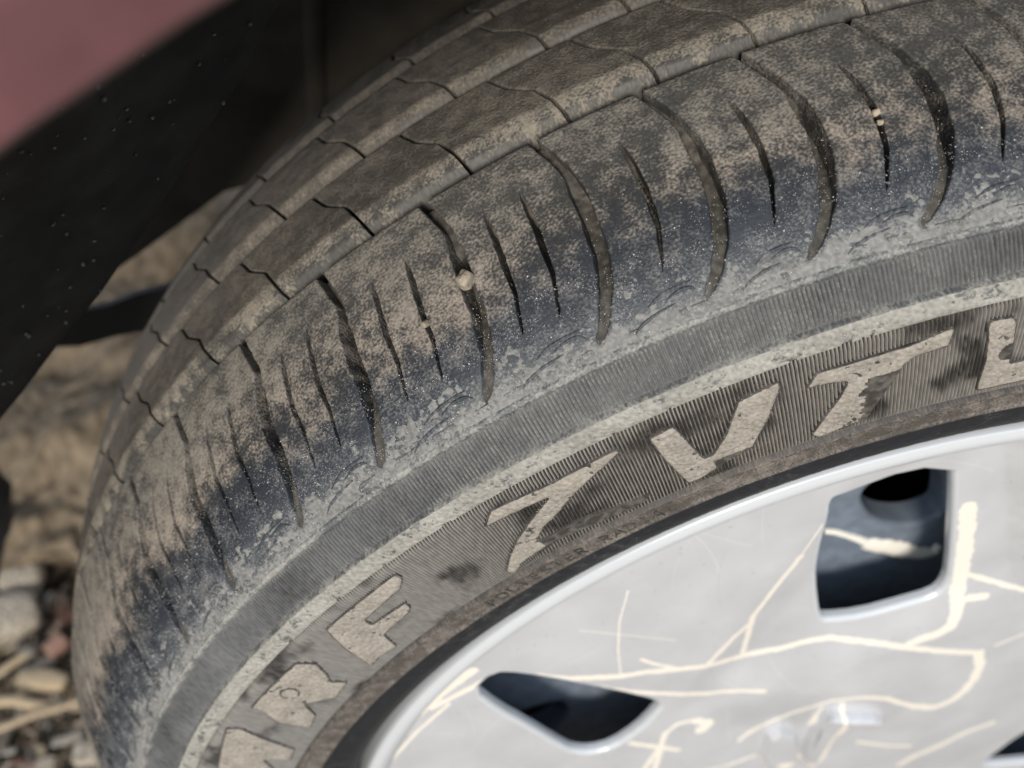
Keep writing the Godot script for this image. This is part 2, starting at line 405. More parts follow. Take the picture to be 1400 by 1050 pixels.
func floor_depth(s: float) -> float:
	return lerp_table([79.4, 0.0, 80.6, 0.45, 85.0, 1.1, 90.0, 2.6, 96.0, 5.6, 102.0, 8.0, 111.5, 8.5, 113.2, 3.6, 126.8, 3.6, 127.1, 9.0, 300.0, 9.0], s)

func build_tyre() -> void:
	var tyre := thing("tyre", "worn muddy black car tyre with block tread and raised letters", "tyre")
	on_wheel(tyre)
	# carcass: sidewall, its rings, and the floor of the grooves
	var rows := PackedFloat32Array()
	var s := 0.0
	while s < 80.0: rows.append(s); s += 0.4
	for v in [80.5, 81.2, 82, 83, 84.5, 86, 88, 90, 92.5, 95, 98, 101, 104, 107, 110, 111.5, 112.4, 113.2, 115, 118, 121, 124, 126.5, 126.8, 127.1, 128, 130, 134, 138, 142, 147, 152, 156, 160, 166, 172, 178, 184, 190]: rows.append(v)
	s = 195.0
	while s < PR.size() * 0.25 - 1: rows.append(s); s += 4.0
	var ths := PackedFloat32Array()
	var th := 52.0
	while th < 176.0: ths.append(th); th += 0.3
	while th < 411.9: ths.append(th); th += 2.0
	ths.append(412.0)
	var sh := Sheet.new()
	for r in rows:
		var relief := 0.0
		if r < 25.8: relief = -0.5
		elif r < 26.8: relief = 0.35
		elif r < 32.2: relief = 0.0
		elif r < 33.8: relief = 0.55
		elif r < 61.6: relief = -0.6
		elif r < 66.6: relief = 0.25 + 0.25 * sin((r - 61.6) / 5.0 * PI)
		elif r < 75.8: relief = -0.55
		elif r < 77.4: relief = 0.4
		elif r < 79.4: relief = 0.0
		else: relief = -floor_depth(r)
		if r > 222: relief = 0.0
		for t in ths:
			var lump := 0.0
			if r < 34: lump = 0.10 * nf.get_noise_2d(t * 3.0, r * 0.5)
			sh.v.append(pt(t, r, relief + lump)); sh.uv.append(tuv(t, r))
	var cut := 0
	while rows[cut] < 79.3: cut += 1
	sh.grid(0, cut + 1, ths.size())
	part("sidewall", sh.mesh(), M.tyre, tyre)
	var fl := Sheet.new()
	fl.v = sh.v.slice(cut * ths.size())
	fl.grid(0, rows.size() - cut, ths.size())
	part("groove_floor", fl.mesh(), M.groove, tyre)

	for k in GROOVE.size() - 1: shoulder_block(tyre, k)
	for k in RIBCUT.size() - 1:
		rib_block(tyre, RIBCUT[k], RIBCUT[k + 1], [128.8, 0.0, 135.9, 0.47, 142.5, 1.04, 148.2, 2.22, 154.7, 2.93, 156.2, 3.05],
			[[130.2, -9.2], [131.0, -5.8], [131.8, -3.6], [132.8, -1.9], [133.4, -1.35], [135.0, -0.62], [136.2, -0.12], [136.7, 0.0]], 154.9, 156.0, 142.6)
		rib_block(tyre, RIBCUT[k], RIBCUT[k + 1], [157.0, -0.4, 161.9, 0.0, 169.5, 0.78, 176.0, 2.02, 182.7, 2.63, 184.0, 2.7],
			[[158.2, -9.2], [159.0, -5.6], [159.8, -2.8], [160.4, -1.5], [161.6, -0.6], [162.5, -0.08], [162.9, 0.0]], 182.6, 183.7, 168.4)
		rib_block(tyre, RIBCUT[k] + 1.4, RIBCUT[k + 1] + 1.4, [185.0, 0.0, 191.0, 0.5, 200.0, 1.6, 214.0, 2.0, 232.0, 2.1],
			[[185.2, -9.0], [186.4, -4.4], [188.0, -2.2], [189.6, -0.3], [190.6, 0.0]], 222.0, 226.0, 199.0)
	sidewall_ribs(tyre)
	for key in ["F", "Z", "V", "T", "L", "P", "R"]: brand_letter(tyre, key)
	ring_text(tyre)
	mud_crust(tyre)
	sand(tyre)

func shoulder_block(tyre: Node3D, k: int) -> void:
	var a0: float = GROOVE[k]; var b0: float = GROOVE[k + 1]
	var n: int = SLITS[k]
	var fr := [0.5] if n == 1 else [0.375, 0.685]
	var rows := []
	rows.append([79.5, -0.4])
	rows.append([80.1, -0.02])
	var s := 80.8
	while s < 125.9: rows.append([s, 0.0]); s += 1.0
	rows.append_array([[126.2, 0.0], [126.6, -0.12], [126.85, -0.45], [127.05, -9.2]])
	var sh := Sheet.new()
	var cols := 0
	var jig := rng.randf() * 50.0
	for row in rows:
		s = row[0]
		var ba := a0 + groove_bend(s, a0); var bb := b0 + groove_bend(s, b0); var half := groove_half(s)
		var rag := 0.035 * nf.get_noise_2d(s * 0.55, jig) + 0.03 * nz.get_noise_2d(s * 0.12, jig + 9)
		var rag2 := 0.035 * nf.get_noise_2d(s * 0.55, jig + 40) + 0.03 * nz.get_noise_2d(s * 0.12, jig + 49)
		var a := ba + half + rag * minf(1, half * 4); var b := bb - half + rag2 * minf(1, half * 4)
		var deep := floor_depth(s) + 0.3
		var list := [[a - 0.015, -deep], [a, -minf(deep, 0.4)], [a + 0.035, -0.1 * minf(1, deep)], [a + 0.10, 0.0]]
		var from := a + 0.10
		for j in n:
			var cx := lerpf(ba, bb, fr[j])
			var ws := lerp_table([88.6, 0.012, 89.4, 0.05, 93.0, 0.07, 99.0, 0.105, 105.0, 0.13, 112.0, 0.12, 115.4, 0.09, 116.4, 0.012], s)
			ws *= 1.2 + 0.25 * nf.get_noise_2d(s * 0.7, jig + 13 * j)
			var ds := lerp_table([88.8, 0.0, 90.2, 3.5, 94.0, 7.5, 113.0, 8.0, 115.4, 5.0, 116.3, 0.0], s)
			cx += 0.02 * nf.get_noise_2d(s * 0.4, jig + 70 * j)
			for q in range(1, 5): list.append([lerpf(from, cx - ws - 0.05, q / 4.0), 0.0])
			list.append_array([[cx - ws - 0.012, -0.05 * minf(1, ds)], [cx - ws, -0.25 * minf(1, ds)], [cx - ws * 0.85, -ds], [cx + ws * 0.85, -ds], [cx + ws, -0.25 * minf(1, ds)], [cx + ws + 0.012, -0.05 * minf(1, ds)], [cx + ws + 0.05, 0.0]])
			from = cx + ws + 0.05
		for q in range(1, 5): list.append([lerpf(from, b - 0.10, q / 4.0), 0.0])
		list.append_array([[b - 0.035, -0.1 * minf(1, deep)], [b, -minf(deep, 0.4)], [b + 0.015, -deep]])
		cols = list.size()
		for c in list:
			var hh: float = c[1]
			if hh == 0.0: hh += 0.07 * nz.get_noise_2d(c[0] * 1.7, s * 0.4)
			# the fine moulding line along the block
			if absf(s - 119.4) < 0.6: hh += 0.12
			hh = minf(hh, row[1] + maxf(hh, -0.01)) if row[1] < 0 else hh
			sh.v.append(pt(c[0], s, hh)); sh.uv.append(tuv(c[0] + minf(c[1], 0.0) / 4.7, s + (hh if row[1] < -1.0 else 0.0)))
	sh.grid(0, rows.size(), cols)
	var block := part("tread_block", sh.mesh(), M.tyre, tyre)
	# two moulded sweeps low on the shoulder
	var mk := Sheet.new()
	for path in [[0.62, 84.4, 1.5, 84.2, 2.2, 83.7, 2.75, 82.7], [1.6, 81.4, 2.5, 80.9, 3.3, 80.0, 3.7, 78.9], [0.5, 82.2, 0.75, 83.2, 1.3, 83.4, 1.9, 82.6]]:
		var p := PackedVector2Array()
		for i in range(0, path.size(), 2): p.append(Vector2(a0 + groove_bend(81.0, a0) + path[i] * (b0 - a0) / 5.0, path[i + 1]))
		var fst := mk.v.size()
		var m := 12
		for i in m + 1:
			var f := i / float(m) * (p.size() - 1.001); var j := int(f)
			var c := p[j].cubic_interpolate(p[j + 1], p[maxi(j - 1, 0)], p[mini(j + 2, p.size() - 1)], f - j)
			var tk := 0.42 * sin(clampf(i / float(m), 0.06, 0.94) * PI) + 0.08
			for q in [[-1.0, -0.1], [-0.5, 0.28], [0.5, 0.28], [1.0, -0.1]]:
				mk.v.append(pt(c.x, c.y + q[0] * tk, q[1])); mk.uv.append(tuv(c.x, c.y + 3))
		mk.grid(fst, m + 1, 4, true)
	part("moulded_mark", mk.mesh(), M.tyre, block)

func rib_block(tyre: Node3D, a0: float, b0: float, bend: Array, ramp: Array, s1: float, s2: float, line: float) -> void:
	var rows := ramp.duplicate()
	var s: float = ramp[ramp.size() - 1][0] + 1.0
	while s < s1 - 0.4: rows.append([s, 0.0]); s += 1.2
	rows.append_array([[s1, 0.0], [lerpf(s1, s2, 0.45), -0.12], [lerpf(s1, s2, 0.8), -0.5], [s2, -9.1]])
	var sh := Sheet.new()
	var jig := rng.randf() * 50
	var cols := 0
	for row in rows:
		s = row[0]
		var d := lerp_table(bend, s)
		var a := a0 + d + 0.075 + 0.015 * nf.get_noise_2d(s, jig); var b := b0 + d - 0.075 + 0.015 * nf.get_noise_2d(s, jig + 30)
		var hr: float = row[1]
		var list := [[a - 0.01, minf(hr, -0.3) - 7.5], [a, hr - 0.35], [a + 0.03, hr - 0.1], [a + 0.1, hr]]
		for q in range(1, 12): list.append([lerpf(a + 0.1, b - 0.1, q / 12.0), hr])
		list.append_array([[b - 0.1, hr], [b - 0.03, hr - 0.1], [b, hr - 0.35], [b + 0.01, minf(hr, -0.3) - 7.5]])
		cols = list.size()
		for c in list:
			var hh: float = c[1] + 0.06 * nz.get_noise_2d(c[0] * 1.3, s * 0.3)
			if absf(s - line) < 0.7: hh += 0.16
			sh.v.append(pt(c[0], s, hh)); sh.uv.append(tuv(c[0] + (c[1] - hr) / 4.7, s))
	sh.grid(0, rows.size(), cols)
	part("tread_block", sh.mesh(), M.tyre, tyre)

func sidewall_ribs(tyre: Node3D) -> void:
	var dark := Color(0.035, 0.032, 0.029); var light := Color(0.34, 0.315, 0.28)
	for band in 2:
		var step := 0.2 if band == 0 else 0.21
		var s0 := 33.9 if band == 0 else 66.7
		var s1 := 61.4 if band == 0 else 75.8
		var n := 18 if band == 0 else 8
		var half := 0.056 if band == 0 else 0.06
		var sh := Sheet.new()
		var th := 56.0
		while th < 172.0:
			var first := sh.v.size()
			var sl := lerp_table([60.0, 0.0, 76.0, -0.4, 81.0, -0.1, 86.0, 0.1, 95.0, 0.9, 101.0, 1.7, 106.0, 0.8, 111.0, -0.3, 116.0, -0.2, 120.0, 0.2, 128.0, 1.0, 140.0, 0.0, 180.0, 0.0], th) if band == 0 else 0.0
			for i in n + 1:
				var f := i / float(n)
				var s := lerpf(s1, s0, f)
				var t := th + sl * f * (0.6 + 0.4 * f)
				var e := 0.0 if (i == 0 or i == n) else 1.0
				var v := nz.get_noise_2d(t * 0.13, s * 0.045 + 40 * band)
				var w := nf.get_noise_2d(t * 3.5, s * 0.9)
				var top := clampf(smoothstep(-0.42, -0.05, v) * 0.72 + 0.14 + 0.3 * w, 0.06, 1.0) if band == 0 else clampf(0.55 + 0.45 * v + 0.3 * w, 0.1, 1.0)
				var c := dark.lerp(light if band == 0 else Color(0.32, 0.315, 0.30), top)
				if band == 1: c = c.lerp(Color(0.10, 0.105, 0.11), 0.35)
				var hgt := lerpf(-0.6, 0.16 if band == 0 else 0.02, e)
				for q in [[-1.0, -0.68, c], [-0.45, hgt, c], [0.45, hgt, c], [1.0, -0.68, c]]:
					sh.v.append(pt(t + q[0] * half, s, q[1])); sh.col.append(q[2])
			sh.grid(first, n + 1, 4)
			th += step
		var o := part("sidewall_ribbing", sh.mesh(), M.rib, tyre)
		o.set_meta("kind", "stuff")

func flat(p: PackedVector2Array) -> PackedVector2Array:   # degrees to millimetres round the sidewall
	var o := PackedVector2Array()
	for q in p: o.append(Vector2(q.x * 3.95, q.y))
	return o

func slab_on_tyre(outline: PackedVector2Array, top: float, bottom: float, step: float) -> Sheet:
	# an outline in millimetres, raised from the sidewall with a small bevel
	var sh := Sheet.new()
	var p := ccw(dense(outline, step))
	var inner: Array = Geometry2D.offset_polygon(p, -0.16)
	var q: PackedVector2Array = ccw(dense(inner[0], step)) if inner.size() > 0 else p
	var pts := q.duplicate()
	var box := Rect2(q[0], Vector2.ZERO)
	for c in q: box = box.expand(c)
	var y := box.position.y + step
	while y < box.end.y:
		var x := box.position.x + step
		while x < box.end.x:
			var c := Vector2(x, y) + Vector2(rng.randf() - 0.5, rng.randf() - 0.5) * step * 0.2
			if Geometry2D.is_point_in_polygon(c, q): pts.append(c)
			x += step * 1.6
		y += step * 1.6
	for c in pts: sh.v.append(pt(c.x / 3.95, c.y, top))
	var d := Geometry2D.triangulate_delaunay(pts)
	for i in range(0, d.size(), 3):
		var a := pts[d[i]]; var b := pts[d[i + 1]]; var c := pts[d[i + 2]]
		if Geometry2D.is_point_in_polygon((a + b + c) / 3.0, q):
			if (b - a).cross(c - a) > 0: sh.idx.append_array(PackedInt32Array([d[i], d[i + 1], d[i + 2]]))
			else: sh.idx.append_array(PackedInt32Array([d[i], d[i + 2], d[i + 1]]))
	# bevel and wall, lofted by the offset ring of the outline itself
	var first := sh.v.size()
	var n := p.size()
	var mid := Vector2.ZERO
	for i in n + 1:
		var c := p[i % n]
		var tan := (p[(i + 1) % n] - p[(i + n - 1) % n]).normalized()
		var nin := Vector2(-tan.y, tan.x)
		for w in [[0.17, top], [0.02, top - 0.14], [-0.10, bottom]]:
			sh.v.append(pt((c.x + nin.x * w[0]) / 3.95, c.y + nin.y * w[0], w[1]))
	sh.grid(first, n + 1, 3, true)
	return sh

func brand_letter(tyre: Node3D, key: String) -> void:
	var p := rounded(dense(flat(poly(LETTERS[key])), 1.7), 1)
	var letter := part("raised_letter", slab_on_tyre(p, 0.5, -0.45, 0.9).mesh(), M.letter, tyre)
	letter.set_meta("label", "letter %s caked with dried mud" % key)
	# dried mud lying on the letter
	var inset: Array = Geometry2D.offset_polygon(ccw(p), -0.3)
	for part_ in inset:
		var q: PackedVector2Array = part_
		if q.size() < 3: continue
		var box := Rect2(q[0], Vector2.ZERO)
		for c in q: box = box.expand(c)
		var st := 0.32
		var nx := int(box.size.x / st) + 3; var ny := int(box.size.y / st) + 3
		var hs := PackedFloat32Array(); hs.resize(nx * ny)
		for j in ny:
			for i in nx:
				var c := box.position + Vector2(i - 1, j - 1) * st
				var t := -1.0
				var deg := c.x / 3.95
				var bare := false
				match key:
					"Z": bare = c.y < 43.5 and deg < 101.6
					"T": bare = deg < 81.9 + 0.5 * nf.get_noise_2d(c.y * 0.4, 3) and c.y < 50.5
					"V": bare = c.y < 41.3 and deg < 90.4
					"L": bare = Vector2((deg - 74.0) * 3.95, c.y - 47.5).length() < 2.4
				if not bare and Geometry2D.is_point_in_polygon(c, q):
					var e := 99.0
					for k in q.size():
						e = minf(e, c.distance_to(Geometry2D.get_closest_point_to_segment(c, q[k], q[(k + 1) % q.size()])))
					var v := nz.get_noise_2d(c.x * 0.16, c.y * 0.16) + 0.5 * nf.get_noise_2d(c.x * 0.7, c.y * 0.7)
					t = minf(e * 0.5, 0.27 + 0.46 * v) + 0.07 * nf.get_noise_2d(c.x * 2.1, c.y * 2.1)
				hs[j * nx + i] = t
		var sh := Sheet.new()
		for j in ny:
			for i in nx:
				var c := box.position + Vector2(i - 1, j - 1) * st
				var hh := hs[j * nx + i]
				sh.v.append(pt(c.x / 3.95, c.y, 0.49 + maxf(hh, -0.12)))
				var g := 0.86 + 0.3 * nf.get_noise_2d(c.x * 0.9 + 50, c.y * 0.9) + 0.2 * nz.get_noise_2d(c.x * 0.12 + 9, c.y * 0.12)
				sh.col.append(Color(0.345 * g, 0.312 * g, 0.265 * g))
		for j in ny - 1:
			for i in nx - 1:
				var a := j * nx + i
				if maxf(maxf(hs[a], hs[a + 1]), maxf(hs[a + nx], hs[a + nx + 1])) > 0.0: sh.quad(a, a + nx, a + nx + 1, a + 1)
		if sh.idx.size() > 0: part("dried_mud", sh.mesh(), M.mud, letter)
	if key == "P":
		var ring := Sheet.new()
		for i in 29:
			var a := i / 28.0 * TAU
			for w in [[2.0, 0.4], [2.1, 1.0], [2.5, 1.0], [2.6, 0.4]]:
				ring.v.append(pt(122.37 + cos(a) * w[0] / 3.95, 51.3 + sin(a) * w[0], w[1]))
		ring.grid(0, 29, 4, true)
		part("registered_mark", ring.mesh(), M.letter, letter)

func ring_text(tyre: Node3D) -> void:
	var words := "POLYESTER RADIAL"
	var font := SystemFont.new(); font.font_names = PackedStringArray(["Droid Sans"])
	var th := 108.0
	for ch in words:
		if ch != " ":
			var tm := TextMesh.new(); tm.text = ch; tm.font = font; tm.font_size = 48; tm.pixel_size = 0.0001; tm.depth = 0.0012; tm.curve_step = 2.0
			var src := tm.get_mesh_arrays()
			var vv: PackedVector3Array = src[Mesh.ARRAY_VERTEX]
			var ii = src[Mesh.ARRAY_INDEX]
			if vv.size() > 0:
				# lay the flat letter on the ring: x runs round the wheel, y outward along the section
				var hi := Vector2(-9, -9); var lo := Vector2(9, 9)
				for v in vv: lo = lo.min(Vector2(v.x, v.y)); hi = hi.max(Vector2(v.x, v.y))
				var k := 3.7 / 0.0036
				var sh := Sheet.new()
				for v in vv:
					var x := (v.x - (lo.x + hi.x) * 0.5) * k; var y := (v.y - lo.y) * k
					sh.v.append(pt(th - x / 3.62, 27.5 + y, 0.32 if v.z > 0 else -0.25))
				if ii != null: sh.idx = ii
				else:
					for i in vv.size(): sh.idx.append(i)
				var o := part("small_letter", sh.mesh(), M.letter, tyre)
				o.set_meta("label", "small moulded letter %s" % ch)
		th -= 0.93

func mud_crust(tyre: Node3D) -> void:
	# crusts of dried mud on the ring and low on the shoulder
	var areas := [[61.7, 66.4, 0.12, 0.40, 0.30, Color(0.36, 0.345, 0.305), 0.30], [77.2, 91.0, 0.09, 0.36, 0.0, Color(0.27, 0.265, 0.25), 0.16]]
	for ar in areas:
		var st: float = ar[3]
		var ny := int((ar[1] - ar[0]) / st) + 1
		var nx := int(110.0 / ar[2]) + 1
		var hs := PackedFloat32Array(); hs.resize(nx * ny)
		var sh := Sheet.new()
		for j in ny:
			var s: float = ar[0] + j * st
			var half := groove_half(s)
			var mids := PackedFloat32Array()
			for g in GROOVE: mids.append(g + groove_bend(s, g))
			for i in nx:
				var t: float = 60.0 + i * ar[2]
				var x := t * 4.35
				var v := 0.8 * nz.get_noise_2d(x * 0.10, s * 0.16 + 100 * ar[6]) + 0.6 * nf.get_noise_2d(x * 0.5, s * 0.55)
				var hh: float = v * 0.55 + ar[4] * 0.5
				if ar[0] > 70: hh += lerp_table([77.0, 0.12, 80.0, 0.0, 84.0, -0.12, 88.0, -0.3, 91.0, -0.6], s)
				var edge := minf(s - ar[0], ar[1] - s)
				hh = minf(hh, edge * 0.5)
				hh = minf(hh, ar[6]) + 0.035 * nf.get_noise_2d(x * 1.9, s * 1.9)
				if s > 80.0:
					for g in mids:
						if absf(t - g) < half + 0.14: hh = -0.25
				hs[j * nx + i] = hh
				var g2 := 0.85 + 0.35 * nf.get_noise_2d(x * 0.8 + 30, s * 0.8) + 0.2 * nz.get_noise_2d(x * 0.05, s * 0.1)
				var c: Color = ar[5]
				var base := 0.42 if ar[0] < 70 else 0.0
				sh.v.append(pt(t, s, base + maxf(hh, -0.25))); sh.col.append(Color(c.r * g2, c.g * g2, c.b * g2))
		for j in ny - 1:
			for i in nx - 1:
				var a := j * nx + i
				if maxf(maxf(hs[a], hs[a + 1]), maxf(hs[a + nx], hs[a + nx + 1])) > 0.0: sh.quad(a, a + 1, a + nx + 1, a + nx)
		var o := part("dried_mud_crust", sh.mesh(), M.mud, tyre)
		o.set_meta("kind", "stuff")

func sand(tyre: Node3D) -> void:
	var mm := MultiMesh.new(); mm.transform_format = MultiMesh.TRANSFORM_3D
	var sm := SphereMesh.new(); sm.radius = 1.0; sm.height = 2.0; sm.radial_segments = 5; sm.rings = 2
	mm.mesh = sm
	var spots := []
	while spots.size() < 15000:
		var t := rng.randf_range(62, 165); var s := rng.randf_range(77.5, 108.0)
		var want := lerp_table([77.0, 0.45, 82.0, 0.8, 88.0, 1.0, 95.0, 0.9, 99.0, 0.3, 104.0, 0.1, 108.0, 0.04], s)
		want *= clampf(0.55 + 1.6 * nz.get_noise_2d(t * 0.6, s * 0.15), 0.03, 1)
		if rng.randf() < want: spots.append([t, s])
	mm.instance_count = spots.size()
	for i in spots.size():
		var r := rng.randf_range(0.00003, 0.00009)
		if rng.randf() < 0.04: r *= 2.0
		var b := Basis.from_euler(Vector3(rng.randf() * TAU, rng.randf() * TAU, 0)).scaled(Vector3(r, r * rng.randf_range(0.6, 1.2), r))
		mm.set_instance_transform(i, Transform3D(b, pt(spots[i][0], spots[i][1], 0.03)))
	var o := MultiMeshInstance3D.new(); o.name = "sand_grains"; o.multimesh = mm; o.material_override = M.quartz
	o.set_meta("kind", "stuff"); tyre.add_child(o, true)


# ------------------------------------------------------------------ wheel
func lathe(prof: Array, segs := 160) -> Sheet:
	var sh := Sheet.new()
	for p in prof:
		for i in segs + 1:
			var a := i / float(segs) * TAU
			sh.v.append(Vector3(p.x * cos(a), p.x * sin(a), p.y))
			sh.uv.append(Vector2(0.5 + p.x * cos(a) / 0.4, 0.5 - p.x * sin(a) / 0.4))
	sh.grid(0, prof.size(), segs + 1)
	return sh

func turned(p: PackedVector2Array, deg: float) -> PackedVector2Array:
	var o := PackedVector2Array()
	for q in p: o.append(q.rotated(deg_to_rad(deg)))
	return o

func pierced_plate(r0: float, r1: float, holes: Array, step: float, height: Callable) -> Sheet:
	# a round plate (millimetres) with openings, its face raised by height(x, y) in metres
	var pts := PackedVector2Array()
	var n1 := int(TAU * r1 / step)
	for i in n1: pts.append(Vector2(r1, 0).rotated(i * TAU / n1))
	if r0 > 0:
		var n0 := int(TAU * r0 / step)
		for i in n0: pts.append(Vector2(r0, 0).rotated(i * TAU / n0))
	for h in holes:
		for c in dense(h, step * 0.6): pts.append(c)
	var y := -r1
	while y < r1:
		var x := -r1
		while x < r1:
			var c := Vector2(x, y) + Vector2(rng.randf() - 0.5, rng.randf() - 0.5) * step * 0.4
			var l := c.length()
			if l < r1 - step * 0.6 and l > r0 + step * 0.6 * signf(r0):
				var ok := true
				for h in holes:
					if Geometry2D.is_point_in_polygon(c, h): ok = false; break
				if ok: pts.append(c)
			x += step
		y += step
	var sh := Sheet.new()
	for c in pts:
		sh.v.append(Vector3(c.x * 0.001, c.y * 0.001, height.call(c)))
		sh.uv.append(Vector2(0.5 + c.x / 400.0, 0.5 - c.y / 400.0))
	var d := Geometry2D.triangulate_delaunay(pts)
	for i in range(0, d.size(), 3):
		var a := pts[d[i]]; var b := pts[d[i + 1]]; var c := pts[d[i + 2]]
		var m := (a + b + c) / 3.0
		if m.length() < r0 - 0.01: continue
		var inside := false
		for h in holes:
			if Geometry2D.is_point_in_polygon(m, h): inside = true; break
		if inside: continue
		if (b - a).cross(c - a) > 0: sh.idx.append_array(PackedInt32Array([d[i], d[i + 2], d[i + 1]]))
		else: sh.idx.append_array(PackedInt32Array([d[i], d[i + 1], d[i + 2]]))
	return sh

func rim_of_hole(outline: PackedVector2Array, prof: Array, height: Callable) -> Sheet:
	# walls of an opening: prof is [inward offset mm, drop m]
	var p := ccw(dense(outline, 1.2))
	var n := p.size()
	var sh := Sheet.new()
	for i in n + 1:
		var c := p[i % n]
		var tan := (p[(i + 2) % n] - p[(i + n - 2) % n]).normalized()
		var nin := Vector2(-tan.y, tan.x)
		var z0: float = height.call(c)
		for w in prof:
			var q: Vector2 = c + nin * (w[0] as float)
			sh.v.append(Vector3(q.x * 0.001, q.y * 0.001, z0 - w[1]))
			sh.uv.append(Vector2(0.5 + q.x / 400.0, 0.5 - q.y / 400.0))
	sh.grid(0, n + 1, prof.size(), true)
	return sh

func cover_height(c: Vector2) -> float:
	# the face is nearly flat, creased into broad facets
	var z := -0.004
	# creased facets of the broad spoke
	var e1 := (c - Vector2(24, 165)).dot(Vector2(0.781, -0.625))
	if c.y > 60.0 and c.x < 70.0: z -= 0.0024 * clampf(e1 / 14.0, 0, 1) * smoothstep(60.0, 95.0, c.y)
	var e2 := (c - Vector2(-62, 109)).dot(Vector2(-0.69, -0.724))
	z -= 0.0035 * clampf(e2 / 30.0, 0, 1) * smoothstep(-44.0, -30.0, c.x) * (1.0 - smoothstep(-10.0, 40.0, c.x))
	z += 0.0015 * smoothstep(100.0, 30.0, c.length())
	return z

func build_cover() -> void:
	var cover := thing("wheel_cover", "scuffed silver plastic wheel cover with cream scrape marks", "wheel cover")
	on_wheel(cover)
	var a := ccw(rounded(poly(OPEN_A), 1)); var b := ccw(rounded(poly(OPEN_B), 1))
	var holes := []
	var shapes := []
	for q in 3:
		for o in [a, b]:
			var t := turned(o, 120.0 * q)
			shapes.append(t)
			var wide: Array = Geometry2D.offset_polygon(t, 1.6, Geometry2D.JOIN_ROUND)
			holes.append(ccw(wide[0]))
	var h := cover_height
	part("face", pierced_plate(0.0, 174.5, holes, 3.0, h).mesh(), M.cover, cover)
	for i in holes.size():
		var prof := [[0.0, 0.0], [0.6, 0.00012], [1.1, 0.0005], [1.45, 0.0011], [1.6, 0.0018], [1.6, 0.0035]]
		part("opening_edge", rim_of_hole(holes[i], prof, h).mesh(), M.lip, cover)
	var lip := [Vector2(.1745, -.0041), Vector2(.1752, -.0038), Vector2(.1760, -.0028), Vector2(.1768, -.0016), Vector2(.1777, -.0008), Vector2(.1788, -.0003), Vector2(.1800, -.0001), Vector2(.1812, -.0003), Vector2(.1822, -.0008), Vector2(.1828, -.001), Vector2(.1832, -.0028), Vector2(.1832, -.009)]
	part("rolled_lip", lathe(lip, 240).mesh(), M.lip, cover)
	for e in [EMBLEM_A, EMBLEM_B]:
		var p := ccw(rounded(poly(e), 1))
		var sh := Sheet.new()
		var dp := ccw(dense(p, 1.0))
		var n := dp.size()
		for i in n + 1:
			var c := dp[i % n]; var tan := (dp[(i + 2) % n] - dp[(i + n - 2) % n]).normalized(); var nin := Vector2(-tan.y, tan.x)
			for w in [[-0.4, -0.0005], [0.6, 0.0028], [1.3, 0.0038], [2.0, 0.0040]]:
				var q: Vector2 = c + nin * (w[0] as float)
				sh.v.append(Vector3(q.x * 0.001, q.y * 0.001, cover_height(c) + w[1])); sh.uv.append(Vector2(0.5 + q.x / 400.0, 0.5 - q.y / 400.0))
		sh.grid(0, n + 1, 4, true)
		var inner: Array = Geometry2D.offset_polygon(p, -1.9)
		if inner.size() > 0:
			var t := Geometry2D.triangulate_polygon(inner[0])
			var f0 := sh.v.size()
			for c in inner[0]:
				sh.v.append(Vector3(c.x * 0.001, c.y * 0.001, cover_height(c) + 0.0040)); sh.uv.append(Vector2(0.5 + c.x / 400.0, 0.5 - c.y / 400.0))
			for i in range(0, t.size(), 3):
				var q: PackedVector2Array = inner[0]
				if (q[t[i + 1]] - q[t[i]]).cross(q[t[i + 2]] - q[t[i]]) > 0: sh.idx.append_array(PackedInt32Array([f0 + t[i], f0 + t[i + 2], f0 + t[i + 1]]))
				else: sh.idx.append_array(PackedInt32Array([f0 + t[i], f0 + t[i + 1], f0 + t[i + 2]]))
		part("emblem", sh.mesh(), M.cover, cover)

func steel_height(c: Vector2) -> float:
	return lerp_table([0.0, -0.058, 30.0, -0.056, 40.0, -0.050, 46.0, -0.036, 50.0, -0.0305, 60.0, -0.0298, 150.0, -0.029, 160.0, -0.026, 170.0, -0.018], c.length())

